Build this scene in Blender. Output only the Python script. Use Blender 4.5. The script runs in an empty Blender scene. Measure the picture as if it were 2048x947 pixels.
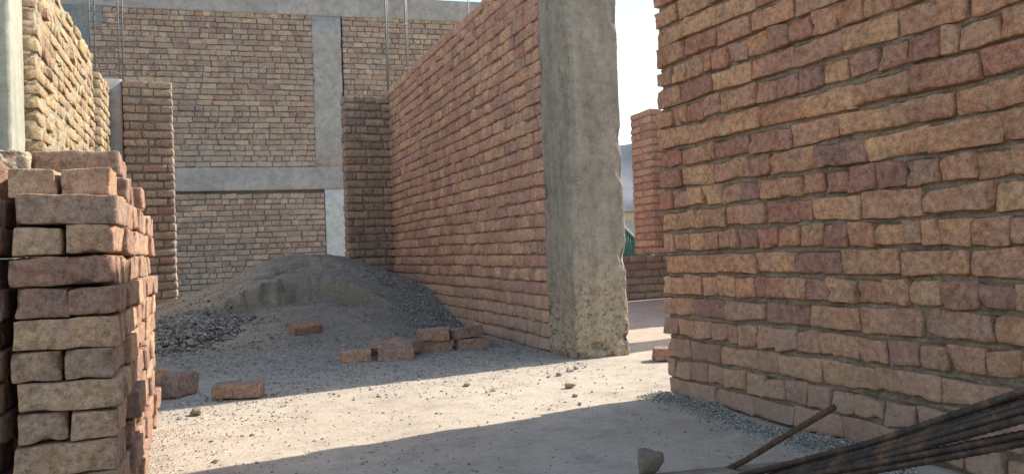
import bpy, math, random
import numpy as np
from mathutils import Matrix, Vector

S = bpy.context.scene
C = S.collection
R = math.radians
rng = np.random.default_rng(11)
random.seed(5)

# ------------------------------------------------------------------ camera
EYE = 0.56
YAW = R(21.45); PITCH = math.atan(23.5/1550); ROLL = R(2.0)
cam = bpy.data.cameras.new('camera'); co = bpy.data.objects.new('camera', cam); C.objects.link(co)
cam.sensor_width = 36; cam.lens = 36*1550/2048
cam.clip_start = 0.02; cam.clip_end = 20000
fw = Vector((math.sin(YAW)*math.cos(PITCH), math.cos(YAW)*math.cos(PITCH), math.sin(PITCH)))
rt = Vector((math.cos(YAW), -math.sin(YAW), 0)); up = rt.cross(fw)
r2 = rt*math.cos(ROLL) - up*math.sin(ROLL); u2 = up*math.cos(ROLL) + rt*math.sin(ROLL)
co.matrix_world = Matrix(((r2.x, u2.x, -fw.x, 0), (r2.y, u2.y, -fw.y, 0), (r2.z, u2.z, -fw.z, EYE), (0, 0, 0, 1)))
S.camera = co

# ------------------------------------------------------------------ sky, sun, exposure
SUN_AZ = math.atan2(0.990, 0.140); SUN_EL = R(38)
w = bpy.data.worlds.new('World'); S.world = w; w.use_nodes = True
nt = w.node_tree; nt.nodes.clear()
sky = nt.nodes.new('ShaderNodeTexSky'); sky.sky_type = 'NISHITA'; sky.sun_disc = False
sky.sun_elevation = SUN_EL; sky.sun_rotation = SUN_AZ
sky.air_density = 1.5; sky.dust_density = 0.8; sky.ozone_density = 0.6
bg = nt.nodes.new('ShaderNodeBackground'); bg.inputs[1].default_value = 0.15
wo = nt.nodes.new('ShaderNodeOutputWorld')
nt.links.new(sky.outputs[0], bg.inputs[0]); nt.links.new(bg.outputs[0], wo.inputs[0])
sl = bpy.data.lights.new('sun', 'SUN'); sl.energy = 4.8; sl.angle = R(0.5); sl.color = (1.0, 0.93, 0.82)
so = bpy.data.objects.new('sun', sl); C.objects.link(so)
sd = Vector((math.sin(SUN_AZ)*math.cos(SUN_EL), math.cos(SUN_AZ)*math.cos(SUN_EL), math.sin(SUN_EL)))
so.rotation_euler = sd.to_track_quat('Z', 'Y').to_euler()
S.view_settings.view_transform = 'Standard'; S.view_settings.look = 'None'
S.view_settings.gamma = 1; S.view_settings.exposure = 0.72
S.cycles.max_bounces = 8; S.cycles.diffuse_bounces = 5

# ------------------------------------------------------------------ node helpers
class NT:
    def __init__(s, name, rough=0.92, spec=0.2):
        s.m = bpy.data.materials.new(name); s.m.use_nodes = True
        s.t = s.m.node_tree; s.b = s.t.nodes['Principled BSDF']
        s.b.inputs['Roughness'].default_value = rough
        s.b.inputs['Specular IOR Level'].default_value = spec
    def n(s, typ, **k):
        x = s.t.nodes.new(typ)
        for a, v in k.items(): setattr(x, a, v)
        return x
    def l(s, a, b): s.t.links.new(a, b)
    def coord(s, kind='Object'):
        if not hasattr(s, '_tc'): s._tc = s.n('ShaderNodeTexCoord')
        return s._tc.outputs[kind]
    def noise(s, scale, detail=6, rough=0.6, vec=None, dist=0.0):
        x = s.n('ShaderNodeTexNoise'); x.inputs['Scale'].default_value = scale
        x.inputs['Detail'].default_value = detail; x.inputs['Roughness'].default_value = rough
        x.inputs['Distortion'].default_value = dist
        s.l(vec or s.coord(), x.inputs['Vector']); return x.outputs['Fac']
    def voro(s, scale, feat='F1', out='Distance', vec=None):
        x = s.n('ShaderNodeTexVoronoi', feature=feat); x.inputs['Scale'].default_value = scale
        s.l(vec or s.coord(), x.inputs['Vector']); return x.outputs[out]
    def ramp(s, fac, stops, interp='LINEAR'):
        x = s.n('ShaderNodeValToRGB'); e = x.color_ramp; e.interpolation = interp
        while len(e.elements) < len(stops): e.elements.new(0.5)
        for el, (p, c) in zip(e.elements, stops):
            el.position = p; el.color = (c, c, c, 1) if isinstance(c, (int, float)) else (*c, 1)
        s.l(fac, x.inputs[0]); return x.outputs[0]
    def mix(s, fac, a, b, mode='MIX'):
        x = s.n('ShaderNodeMix', data_type='RGBA', blend_type=mode)
        for i, v in ((0, fac), (6, a), (7, b)):
            if isinstance(v, (int, float)): x.inputs[i].default_value = v if i == 0 else (v, v, v, 1)
            elif isinstance(v, tuple): x.inputs[i].default_value = (*v, 1)
            else: s.l(v, x.inputs[i])
        return x.outputs[2]
    def math(s, op, a, b=None):
        x = s.n('ShaderNodeMath', operation=op)
        for i, v in ((0, a), (1, b)):
            if v is None: continue
            if isinstance(v, (int, float)): x.inputs[i].default_value = v
            else: s.l(v, x.inputs[i])
        return x.outputs[0]
    def attr(s, name):
        x = s.n('ShaderNodeAttribute', attribute_name=name); return x
    def color(s, c):
        if isinstance(c, tuple): s.b.inputs['Base Color'].default_value = (*c, 1)
        else: s.l(c, s.b.inputs['Base Color'])
    def bump(s, h, dist=0.004, strength=1.0):
        x = s.n('ShaderNodeBump'); x.inputs['Distance'].default_value = dist; x.inputs['Strength'].default_value = strength
        s.l(h, x.inputs['Height']); s.l(x.outputs[0], s.b.inputs['Normal'])

GREYM = (0.43, 0.355, 0.29)
def brick_material(name, cols, dust=0.5, dustcol=GREYM, loose=False, sc=1.0, bump=0.005):
    s = NT(name, 0.95, 0.12)
    a = s.attr('brick')            # r: random, g: random, b: random
    sep = s.n('ShaderNodeSeparateColor'); s.l(a.outputs['Color'], sep.inputs[0])
    r0, g0, b0 = sep.outputs
    if loose:
        oi = s.n('ShaderNodeObjectInfo')
        r0 = s.math('FRACT', s.math('ADD', r0, s.math('MULTIPLY', oi.outputs['Random'], 3.7)))
        g0 = s.math('FRACT', s.math('ADD', g0, s.math('MULTIPLY', oi.outputs['Random'], 9.1)))
    off = s.n('ShaderNodeVectorMath', operation='MULTIPLY_ADD')
    s.l(a.outputs['Color'], off.inputs[0]); off.inputs[1].default_value = (7, 9, 5); s.l(s.coord(), off.inputs[2])
    if loose:
        o2 = s.n('ShaderNodeVectorMath', operation='ADD'); s.l(off.outputs[0], o2.inputs[0]); s.l(oi.outputs['Location'], o2.inputs[1]); v = o2.outputs[0]
    else: v = off.outputs[0]
    st = [(i/len(cols), c) for i, c in enumerate(cols)]
    base = s.ramp(r0, st, 'CONSTANT')
    # second tone burnt across each brick
    scorch = s.noise(6*sc, 5, 0.7, s.coord(), 0.3)
    big = s.noise(14*sc, 4, 0.55, v, 0.6)
    tone = s.ramp(g0, [(0, (1.10, 0.92, 0.80)), (0.35, (0.82, 0.76, 0.74)), (0.7, (1.18, 1.08, 0.90)), (1, (0.98, 0.78, 0.70))])
    c = s.mix(s.ramp(big, [(0.40, 0.0), (0.62, 0.85)]), base, s.mix(1.0, base, tone, 'MULTIPLY'))
    med = s.noise(60*sc, 5, 0.65, v)
    c = s.mix(1.0, c, s.ramp(med, [(0.32, 0.58), (0.50, 1.0), (0.70, 1.36)]), 'MULTIPLY')
    fine = s.noise(260*sc, 4, 0.7, v)
    c = s.mix(0.7, c, s.ramp(fine, [(0.32, 0.6), (0.5, 1.0), (0.68, 1.4)]), 'MULTIPLY')
    c = s.mix(1.0, c, s.ramp(scorch, [(0.34, (0.80, 0.76, 0.78)), (0.5, (1.0, 1.0, 1.0)), (0.66, (1.14, 1.10, 1.04))]), 'MULTIPLY')
    # mortar smears and dust
    sm = s.noise(26*sc, 7, 0.72, s.coord(), 0.4)
    d0 = s.math('ADD', sm, s.math('MULTIPLY', s.math('SUBTRACT', b0, 0.5), 0.12))
    c = s.mix(s.ramp(d0, [(0.62-0.17*dust, 0.0), (0.70-0.12*dust, 0.35*min(1, dust*1.6)), (0.86-0.1*dust, 0.8)]), c, dustcol)
    if not loose:
        zp = s.n('ShaderNodeSeparateXYZ'); s.l(s.coord(), zp.inputs[0])
        lowd = s.ramp(s.math('ADD', zp.outputs[2], s.math('MULTIPLY', s.noise(5), 0.25)), [(0.12, 0.6), (0.55, 0.0)])
        c = s.mix(lowd, c, dustcol)
    pits = s.voro(90*sc, vec=v)
    c = s.mix(s.ramp(pits, [(0.05, 0.55), (0.16, 0.0)]), c, s.mix(1.0, c, 0.45, 'MULTIPLY'))
    s.color(c)
    h = s.math('ADD', s.math('MULTIPLY', s.noise(35*sc, 6, 0.7, v), 1.2), s.math('MULTIPLY', fine, 0.25))
    h = s.math('ADD', h, s.math('MULTIPLY', s.ramp(pits, [(0.0, 0.0), (0.2, 1.0)]), 0.25))
    s.bump(h, bump)
    return s.m

def mortar_material(name, col, bump=0.004):
    s = NT(name, 0.97, 0.08)
    n1 = s.noise(18, 6, 0.65); n2 = s.noise(150, 5, 0.75)
    c = s.mix(1.0, col, s.ramp(n1, [(0.36, 0.62), (0.5, 1.0), (0.66, 1.2)]), 'MULTIPLY')
    c = s.mix(1.0, c, s.ramp(n2, [(0.32, 0.5), (0.5, 1.0), (0.68, 1.35)]), 'MULTIPLY')
    s.color(c)
    s.bump(s.math('ADD', s.noise(70, 6, 0.8), s.math('MULTIPLY', n2, 0.5)), bump)
    return s.m

def concrete_material(name, c1, c2, streak=True, warm=None, grime=0.5, bump=0.003, seams=None):
    s = NT(name, 0.93, 0.15)
    mp = s.n('ShaderNodeMapping'); mp.inputs['Scale'].default_value = (1, 1, 0.14); s.l(s.coord(), mp.inputs[0])
    n1 = s.noise(3.2, 6, 0.6); n2 = s.noise(22, 6, 0.7); n3 = s.noise(14, 5, 0.6, mp.outputs[0]) if streak else s.noise(9)
    n4 = s.noise(170, 4, 0.7)
    c = s.mix(s.ramp(n1, [(0.35, 0.0), (0.65, 1.0)]), c1, c2)
    if warm: # bare sandy colour near the foot
        sp = s.n('ShaderNodeSeparateXYZ'); s.l(s.coord(), sp.inputs[0])
        f = s.math('ADD', sp.outputs[2], s.math('MULTIPLY', n1, 0.9))
        c = s.mix(s.ramp(f, [(0.45, 0.9), (1.35, 0.0)]), c, warm)
    c = s.mix(0.8, c, s.ramp(n3, [(0.3, 0.72), (0.5, 1.0), (0.7, 1.14)]), 'MULTIPLY')
    c = s.mix(grime, c, s.ramp(n2, [(0.3, 0.66), (0.5, 1.0), (0.7, 1.22)]), 'MULTIPLY')
    c = s.mix(0.6, c, s.ramp(n4, [(0.3, 0.7), (0.5, 1.0), (0.7, 1.25)]), 'MULTIPLY')
    pits = s.voro(38)
    c = s.mix(s.ramp(pits, [(0.06, 0.5), (0.12, 0.0)]), c, s.mix(1.0, c, 0.4, 'MULTIPLY'))
    if warm:
        mc_ = s.n('ShaderNodeMapping'); mc_.inputs['Scale'].default_value = (1, 1, 3.2); s.l(s.coord(), mc_.inputs[0])
        cn = s.noise(3.5, 5, 0.75, mc_.outputs[0], 0.8); cm = s.noise(6.0, 2, 0.5)
        crack = s.math('MULTIPLY', s.ramp(s.math('ABSOLUTE', s.math('SUBTRACT', cn, 0.5)), [(0.0, 1.0), (0.007, 0.0)]), s.ramp(cm, [(0.52, 0.0), (0.58, 1.0)]))
        c = s.mix(s.math('MULTIPLY', crack, 0.8), c, (0.06, 0.055, 0.045))
        pale = s.math('MULTIPLY', s.ramp(s.noise(30, 5, 0.7), [(0.60, 0.0), (0.66, 1.0)]), s.ramp(s.noise(4.5, 2, 0.5), [(0.52, 0.0), (0.6, 0.8)]))
        c = s.mix(pale, c, (0.46, 0.43, 0.36))
        zz = s.math('ADD', sp.outputs[2], s.math('MULTIPLY', s.math('SUBTRACT', s.noise(5), 0.5), 0.5))
        footm = s.ramp(zz, [(0.22, 1.0), (0.55, 0.0)])
        comb = s.math('MULTIPLY', s.ramp(s.noise(48, 3, 0.6, None, 0.6), [(0.55, 0.0), (0.60, 1.0)]), footm)
        c = s.mix(s.math('MULTIPLY', comb, 0.75), c, (0.12, 0.10, 0.075))
        peb = s.math('MULTIPLY', s.ramp(s.voro(55), [(0.18, 1.0), (0.30, 0.0)]), footm)
        c = s.mix(s.math('MULTIPLY', peb, 0.5), c, (0.44, 0.38, 0.30))
    s.color(c)
    h = s.math('ADD', s.math('MULTIPLY', n2, 1.0), s.math('MULTIPLY', n4, 0.35))
    h = s.math('ADD', h, s.math('MULTIPLY', s.ramp(pits, [(0.0, 0.0), (0.14, 1.0)]), 0.35))
    s.bump(h, bump)
    return s.m

BR_WARM = [(0.45, 0.32, 0.21), (0.50, 0.37, 0.235), (0.41, 0.275, 0.195), (0.48, 0.345, 0.22), (0.38, 0.27, 0.205),
           (0.46, 0.335, 0.235), (0.52, 0.395, 0.25), (0.385, 0.245, 0.185), (0.45, 0.32, 0.22), (0.43, 0.325, 0.24), (0.47, 0.33, 0.225), (0.33, 0.235, 0.19)]
BR_ROSE = [(0.43, 0.32, 0.245), (0.47, 0.355, 0.265), (0.38, 0.275, 0.22), (0.44, 0.335, 0.25), (0.37, 0.275, 0.225),
           (0.50, 0.395, 0.28), (0.41, 0.295, 0.235), (0.45, 0.33, 0.245)]
BR_GREY = [(0.37, 0.33, 0.27), (0.42, 0.375, 0.30), (0.32, 0.28, 0.235), (0.39, 0.345, 0.275), (0.35, 0.31, 0.265),
           (0.46, 0.415, 0.33), (0.36, 0.285, 0.235), (0.40, 0.355, 0.29)]
BR_PIER = [(0.32, 0.255, 0.21), (0.37, 0.30, 0.24), (0.28, 0.215, 0.185), (0.38, 0.31, 0.245), (0.30, 0.25, 0.215)]
BR_TAN = [(0.38, 0.30, 0.195), (0.41, 0.335, 0.215), (0.34, 0.26, 0.175), (0.40, 0.32, 0.21), (0.31, 0.225, 0.165)]
BR_LOOSE = [(0.40, 0.315, 0.24), (0.45, 0.36, 0.265), (0.36, 0.265, 0.205), (0.34, 0.275, 0.225), (0.42, 0.325, 0.24), (0.47, 0.385, 0.28), (0.32, 0.235, 0.19)]
def tone(cols, r_, g_, b_): return [(c[0]*r_, c[1]*g_, c[2]*b_) for c in cols]
BR_WARM = tone(BR_WARM, 1.13, 0.90, 0.88); BR_ROSE = tone(BR_ROSE, 1.08, 0.90, 0.90); BR_GREY = tone(BR_GREY, 1.0, 0.885, 0.89)
BR_PIER = tone(BR_PIER, 1.02, 0.95, 0.92); BR_TAN = tone(BR_TAN, 1.06, 1.0, 0.97); BR_LOOSE = tone(BR_LOOSE, 1.0, 0.86, 0.84)
M_near = brick_material('bricks_red_brown', BR_WARM, 0.34, bump=0.011)
M_mid = brick_material('bricks_rose', BR_ROSE, 0.5, (0.40, 0.34, 0.285), bump=0.005)
M_back = brick_material('bricks_dusty', BR_GREY, 0.45, bump=0.004)
M_pier = brick_material('bricks_dark', BR_PIER, 0.4, (0.32, 0.29, 0.25))
M_tan = brick_material('bricks_tan', BR_TAN, 0.6, (0.40, 0.34, 0.24))
M_loose = brick_material('bricks_loose', BR_LOOSE, 0.36, (0.43, 0.35, 0.265), loose=True, bump=0.008)
M_mort = mortar_material('mortar_near', (0.35, 0.275, 0.205), 0.009)
M_mortd = mortar_material('mortar_brown', (0.29, 0.235, 0.19))
M_mortt = mortar_material('mortar_tan', (0.38, 0.325, 0.23), 0.006)
M_mortb = mortar_material('mortar_back', (0.22, 0.195, 0.165))
M_col = concrete_material('concrete_column', (0.27, 0.24, 0.20), (0.34, 0.30, 0.245), warm=(0.44, 0.355, 0.255), grime=0.9, bump=0.010)
M_conc = concrete_material('concrete_grey', (0.325, 0.30, 0.28), (0.405, 0.37, 0.345), streak=False)
M_concl = concrete_material('concrete_light', (0.50, 0.49, 0.46), (0.57, 0.56, 0.53), streak=False)
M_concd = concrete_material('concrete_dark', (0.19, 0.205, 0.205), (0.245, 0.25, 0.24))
M_plast = concrete_material('plaster_pale', (0.36, 0.345, 0.275), (0.41, 0.39, 0.31), bump=0.002)

# ------------------------------------------------------------------ mesh helpers
def mesh_obj(name, V, F, mat, parent=None, attr=None, smooth=True, loops4=True):
    me = bpy.data.meshes.new(name)
    V = np.asarray(V, dtype=np.float32); F = np.asarray(F, dtype=np.int32)
    me.vertices.add(len(V)); me.vertices.foreach_set('co', V.ravel())
    k = F.shape[1]
    me.loops.add(F.size); me.loops.foreach_set('vertex_index', F.ravel())
    me.polygons.add(len(F)); me.polygons.foreach_set('loop_start', np.arange(0, F.size, k, dtype=np.int32))
    me.polygons.foreach_set('use_smooth', np.full(len(F), smooth, dtype=bool))
    me.update(calc_edges=True)
    if attr is not None:
        a = me.color_attributes.new('brick', 'FLOAT_COLOR', 'POINT')
        col = np.ones((len(V), 4), dtype=np.float32); col[:, :3] = attr
        a.data.foreach_set('color', col.ravel())
    me.materials.append(mat)
    o = bpy.data.objects.new(name, me); C.objects.link(o)
    if parent is not None: o.parent = parent
    return o
def tag(o, label=None, cat=None, group=None, kind=None):
    for k, v in (('label', label), ('category', cat), ('group', group), ('kind', kind)):
        if v: o[k] = v
    return o
def empty(name, loc=(0, 0, 0)):
    o = bpy.data.objects.new(name, None); C.objects.link(o); o.location = loc; o.empty_display_size = 0.1; return o

def vnoise(P, k, seed, octaves=1):
    """cheap smooth pseudo noise in [-1,1] from summed sines"""
    r = np.random.default_rng(seed); out = 0; amp = 1; tot = 0
    for o in range(octaves):
        for j in range(4):
            d = r.normal(size=P.shape[-1]); d /= np.linalg.norm(d)
            out = out + amp*np.sin(P@d*k*r.uniform(0.7, 1.4) + r.uniform(0, 6.28)); tot += amp*0.75
        k *= 2.1; amp *= 0.55
    return out/tot

def hash01(i, j, seed):
    h = np.sin(i*127.1 + j*311.7 + seed*74.7)*43758.5453
    return h - np.floor(h)
def grid_noise(x, y, scale, seed):
    """value noise 2D, [-1,1]"""
    x = x*scale; y = y*scale; i = np.floor(x); j = np.floor(y); fx = x-i; fy = y-j
    fx = fx*fx*(3-2*fx); fy = fy*fy*(3-2*fy)
    a = hash01(i, j, seed); b = hash01(i+1, j, seed); c = hash01(i, j+1, seed); d = hash01(i+1, j+1, seed)
    return 2*((a*(1-fx)+b*fx)*(1-fy)+(c*(1-fx)+d*fx)*fy)-1
def fbm(x, y, scale, seed, octv=4, g=0.5):
    o = 0; a = 1; t = 0
    for k in range(octv):
        o = o + a*grid_noise(x, y, scale*2**k, seed+k*3); t += a; a *= g
    return o/t

def box_template(nx, ny, nz, edge=0.16):
    """surface grid of a cube in [-1,1]^3 with denser lines close to the edges -> verts, quads"""
    def ax(n):
        if n <= 2: return np.linspace(-1, 1, n+1)
        inner = np.linspace(-1+edge, 1-edge, n-1)
        return np.concatenate([[-1], inner, [1]])
    X, Y, Z = ax(nx), ax(ny), ax(nz)
    idx = {}; V = []; F = []
    def vid(i, j, k):
        key = (i, j, k)
        if key not in idx: idx[key] = len(V); V.append((X[i], Y[j], Z[k]))
        return idx[key]
    for i in range(nx):
        for k in range(nz):
            F.append((vid(i, 0, k), vid(i+1, 0, k), vid(i+1, 0, k+1), vid(i, 0, k+1)))
            F.append((vid(i, ny, k), vid(i, ny, k+1), vid(i+1, ny, k+1), vid(i+1, ny, k)))
    for j in range(ny):
        for k in range(nz):
            F.append((vid(0, j, k), vid(0, j, k+1), vid(0, j+1, k+1), vid(0, j+1, k)))
            F.append((vid(nx, j, k), vid(nx, j+1, k), vid(nx, j+1, k+1), vid(nx, j, k+1)))
    for i in range(nx):
        for j in range(ny):
            F.append((vid(i, j, 0), vid(i, j+1, 0), vid(i+1, j+1, 0), vid(i+1, j, 0)))
            F.append((vid(i, j, nz), vid(i+1, j, nz), vid(i+1, j+1, nz), vid(i, j+1, nz)))
    return np.array(V), np.array(F)
TPL = {'hi': box_template(18, 6, 9, 0.07), 'mid': box_template(7, 2, 4, 0.10), 'lo': box_template(4, 1, 3, 0.14)}
TPH = {'hi': box_template(12, 6, 9, 0.10), 'mid': box_template(5, 2, 4, 0.14), 'lo': box_template(3, 1, 3, 0.2)}

def shape_brick(T, half, rad, rough, r, warp=0.0035):
    """rounded, chipped, warped brick around its own centre"""
    q = T*half
    lim = np.maximum(half-rad, half*0.3)
    inner = np.clip(q, -lim, lim); d = q-inner
    n = np.linalg.norm(d, axis=1, keepdims=True); n[n == 0] = 1
    rr = np.minimum(half, rad)
    q = inner + d/n*np.minimum(n, rad)
    # corner warp
    cw = r.normal(0, warp, size=(2, 2, 2, 3))
    t = (T+1)/2
    for i in (0, 1):
        for j in (0, 1):
            for k in (0, 1):
                wgt = (t[:, 0] if i else 1-t[:, 0])*(t[:, 1] if j else 1-t[:, 1])*(t[:, 2] if k else 1-t[:, 2])
                q = q + wgt[:, None]*cw[i, j, k]
    sd = int(r.integers(1e6))
    nn = vnoise(q, 55, sd, 2)[:, None]
    dirn = T/np.linalg.norm(T, axis=1, keepdims=True)
    edge = (np.abs(T) > 0.8).sum(axis=1) >= 2
    q = q + dirn*nn*rough*np.where(edge, 1.8, 0.8)[:, None]
    # broken corners and nicks along the edges
    for _ in range(int(r.integers(1, 5))):
        cpos = half*np.sign(r.normal(size=3)); ax_ = int(r.integers(0, 3))
        if r.random() < 0.6: cpos[ax_] *= r.uniform(-1, 1)
        rc = r.uniform(0.006, 0.022)*(1.3 if r.random() < 0.15 else 1)
        dv = q-cpos; dd = np.linalg.norm(dv, axis=1); m = dd < rc
        nrm = cpos/np.maximum(half, 1e-4)*1.0; nrm = nrm/np.linalg.norm(nrm)
        q[m] -= nrm*((rc-dd[m])*0.55)[:, None]
    return q

def brick_wall(name, origin, ang, length, courses, mats, thick=0.215, c=0.075, z0=0.0, lod='mid', seed=1,
               jit=0.003, back=True, mort_res=0.012, squeeze=0.6, rad=0.007, rough=0.0016, ragged=0.0, parent=None,
               L=0.205, W=0.103, bed=0.013, mdepth=0.009, wav=0.006, start=0, ends=True, mult=1.0, plain=None, joint=0.005):
    """a real wall: local x along the wall, local -y is the face, z up.  Both wythes, headers run through."""
    r = np.random.default_rng(seed)
    root = empty(name, (origin[0], origin[1], 0)) if parent is None else parent
    Vs, Fs, As = [], [], []; nv = 0
    tall = (c-bed)
    rows = []
    for k in range(courses):
        header = (k+start) % 2 == 1
        if plain is None and r.random() < 0.12: header = not header
        rows.append(header)
        for wy in ((0,) if header or not back else (0, 1)):
            x = 0.0 if not ragged else r.uniform(-ragged, ragged)
            x0 = x
            base = (W if header else L)
            if k % 4 == 2 and not header: x -= 0.0
            first = True
            while x < length-0.03:
                wd = base*r.uniform(0.93, 1.05)
                if not header and r.random() < 0.10: wd = W*r.uniform(0.9, 1.1)
                if header and r.random() < 0.06: wd = W*0.55
                if first and not header and (k//2) % 2 == 1: wd = L*0.74
                if first and header and r.random() < 0.4: wd = W*0.6
                first = False
                wd = min(wd, length-x+(r.uniform(-ragged, ragged) if ragged else 0))
                if length-(x+wd) < 0.05: wd = length-x
                dep = thick if header else (thick-0.012)/2
                hh = tall*r.uniform(0.93, 1.04)
                half = np.array([wd/2-joint/2*r.uniform(0.3, 1.6), dep/2, hh/2])
                half[0] = max(half[0], 0.015)
                T, F = (TPH if wd < 0.14 else TPL)[lod]
                q = shape_brick(T, half, rad*r.uniform(0.7, 1.6), rough, r, 0.0022*mult)
                a = r.normal(0, 0.012)*mult; b = r.normal(0, 0.012)*mult
                q = q@np.array([[math.cos(a), math.sin(a), 0], [-math.sin(a), math.cos(a), 0], [0, 0, 1]])
                q = q@np.array([[math.cos(b), 0, math.sin(b)], [0, 1, 0], [-math.sin(b), 0, math.cos(b)]])
                cx = x+wd/2
                cy = (thick/2 if header else (dep/2 if wy == 0 else thick-dep/2)) + r.normal(0, jit)
                wz = wav*(math.sin(cx*1.7+k*0.35+seed)+0.5*math.sin(cx*4.1+k*0.8))
                if z0+k*c < 0.01: wz = abs(wz)*0.3
                cz = z0+k*c+bed*0.5+hh/2+wz*0.6
                q = q+np.array([cx, cy, cz])
                Vs.append(q); Fs.append(F+nv); nv += len(q)
                As.append(np.tile(r.random(3), (len(q), 1)))
                x += wd
    V = np.concatenate(Vs); F = np.concatenate(Fs); A = np.concatenate(As)
    br = mesh_obj('brickwork', V, F, mats[0], root, A)
    # mortar body: an irregular skin front and back, closed round the edges
    H = courses*c
    nx = max(4, int(length/mort_res)); nz = max(4, int(H/mort_res))
    mx, mz = 0.012, 0.0
    xs = np.linspace(mx, length-mx, nx+1); zs = np.linspace(0, H-0.022, nz+1)
    X, Z = np.meshgrid(xs, zs, indexing='ij')
    kk = Z/c; wz = wav*0.6*(np.sin(X*1.7+np.floor(kk)*0.35+seed)+0.5*np.sin(X*4.1+np.floor(kk)*0.8))
    ph = ((Z-wz)/c) % 1.0            # 0..1 in the course; the bed is at the bottom of each course
    ph = np.where(ph > 0.5, ph-1, ph)
    sq = np.clip(1.25-np.abs((ph*c+bed*0.27)/(bed*0.5)), 0, 1)     # squeezed mortar on top of the brick below
    nz1 = fbm(X, Z, 16, seed+1, 4, 0.6); nz2 = fbm(X, Z, 60, seed+9, 2)
    dep = mdepth - squeeze*0.012*sq*np.clip(0.5+nz1, 0, 1.3) + 0.0035*nz2 + 0.004*nz1
    Yf = dep; Yb = thick-mdepth+0.003*nz1
    n1, n2 = nx+1, nz+1
    Vf = np.stack([X, Yf, Z+z0], -1).reshape(-1, 3); Vb = np.stack([X, Yb, Z+z0], -1).reshape(-1, 3)
    I = np.arange(n1*n2).reshape(n1, n2)
    q = np.stack([I[:-1, :-1], I[1:, :-1], I[1:, 1:], I[:-1, 1:]], -1).reshape(-1, 4)
    qb = q[:, ::-1]+n1*n2
    o = n1*n2
    def strip(e): return np.stack([e[:-1], e[1:], e[1:]+o, e[:-1]+o], -1)
    sides = np.concatenate([strip(I[0, :]), strip(I[-1, :])[:, ::-1], strip(I[:, -1]), strip(I[:, 0])[:, ::-1]])
    mesh_obj('mortar', np.concatenate([Vf, Vb]), np.concatenate([q, qb, sides]), mats[1], root)
    if parent is None: root.rotation_euler = (0, 0, ang)
    return root

def rough_box(name, size, mat, parent=None, res=0.01, amp=0.003, chip=0.012, seed=3, loc=(0, 0, 0), ang=0.0, foot=0.0, pull=0.0):
    """a cast concrete block: dense skin, worn edges, chips, honeycombed foot.  local x,y centred, z from 0"""
    sx, sy, sz = size
    nx, ny, nz = [max(2, min(600, int(v/res))) for v in size]
    T, F = box_template(nx, ny, nz, min(0.9, 2*res/max(min(sx, sy), 1e-3)))
    half = np.array(size)/2
    q = T*half
    n = np.zeros_like(T)
    for a in range(3): n[:, a] = np.where(np.abs(T[:, a]) > 0.999, np.sign(T[:, a]), 0)
    cnt = (np.abs(n) > 0).sum(axis=1)
    nl = n/np.maximum(np.linalg.norm(n, axis=1, keepdims=True), 1e-6)
    big = vnoise(q, 6, seed, 2); med = vnoise(q, 45, seed+1, 3); fine = vnoise(q, 220, seed+2, 2)
    hz = q[:, 2]+half[2]
    fac = 1+foot*np.clip(1-hz/0.45, 0, 1)*2.5
    disp = amp*(big*1.4+med*0.7*fac+fine*0.45*fac)
    if foot: disp = disp+0.0022*vnoise(q[:, :2], 150, seed+8, 2)*np.clip(0.6+big, 0, 1.4)
    # distance to nearest vertical edge drives the wear
    ex = half[0]-np.abs(q[:, 0]); ey = half[1]-np.abs(q[:, 1]); ed = np.maximum(np.minimum(ex, 9), 0)+np.maximum(ey, 0)
    hole = np.clip(vnoise(q, 30, seed+5, 2)-0.15, 0, 1)*np.clip(1-ed/0.045, 0, 1)*chip*2.2*fac
    disp = disp-hole-np.clip(1-ed/0.008, 0, 1)*0.003
    if foot: disp = disp-np.clip(vnoise(q, 48, seed+7, 3)-0.15, 0, 1)*0.05*foot*np.clip(1.15-hz/0.42, 0, 1)
    q = q+nl*disp[:, None]
    q[:, 2] += half[2]
    o = mesh_obj(name, q, F, mat, parent)
    o.location = loc; o.rotation_euler = (0, 0, ang)
    return o

def tube(name, pts, rad, mat, parent=None, sides=8, ribs=0.0, tagit=None):
    """round bar following pts; ribs >0 gives the deformed-bar ridges"""
    P = np.array(pts, float)
    if ribs:
        out = []
        for a, b in zip(P[:-1], P[1:]):
            n = max(2, int(np.linalg.norm(b-a)/ribs))
            out += [a+(b-a)*i/n for i in range(n)]
        out.append(P[-1]); P = np.array(out)
    V, F = [], []
    for i, p in enumerate(P):
        d = P[min(i+1, len(P)-1)]-P[max(i-1, 0)]; d /= np.linalg.norm(d)
        u = np.cross(d, (0, 0, 1) if abs(d[2]) < 0.9 else (1, 0, 0)); u /= np.linalg.norm(u); v = np.cross(d, u)
        rr = rad*(1+(0.2 if (ribs and i % 2) else 0))
        for s in range(sides):
            t = 2*math.pi*s/sides
            V.append(p+rr*(math.cos(t)*u+math.sin(t)*v))
    n = len(P)
    for i in range(n-1):
        for s in range(sides):
            a = i*sides+s; b = i*sides+(s+1) % sides
            F.append((a, b, b+sides, a+sides))
    V.append(P[0]); V.append(P[-1]); c0 = len(V)-2
    for s in range(0, sides, 1):
        F.append((c0, (s+1) % sides, s, s)); F.append((c0+1, (n-1)*sides+s, (n-1)*sides+(s+1) % sides, (n-1)*sides+(s+1) % sides))
    me = bpy.data.meshes.new(name)
    me.from_pydata([tuple(x) for x in V], [], [tuple(dict.fromkeys(int(i) for i in f)) for f in F]); me.update()
    for p in me.polygons: p.use_smooth = True
    me.materials.append(mat)
    o = bpy.data.objects.new(name, me); C.objects.link(o)
    if parent is not None: o.parent = parent
    return o

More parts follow.
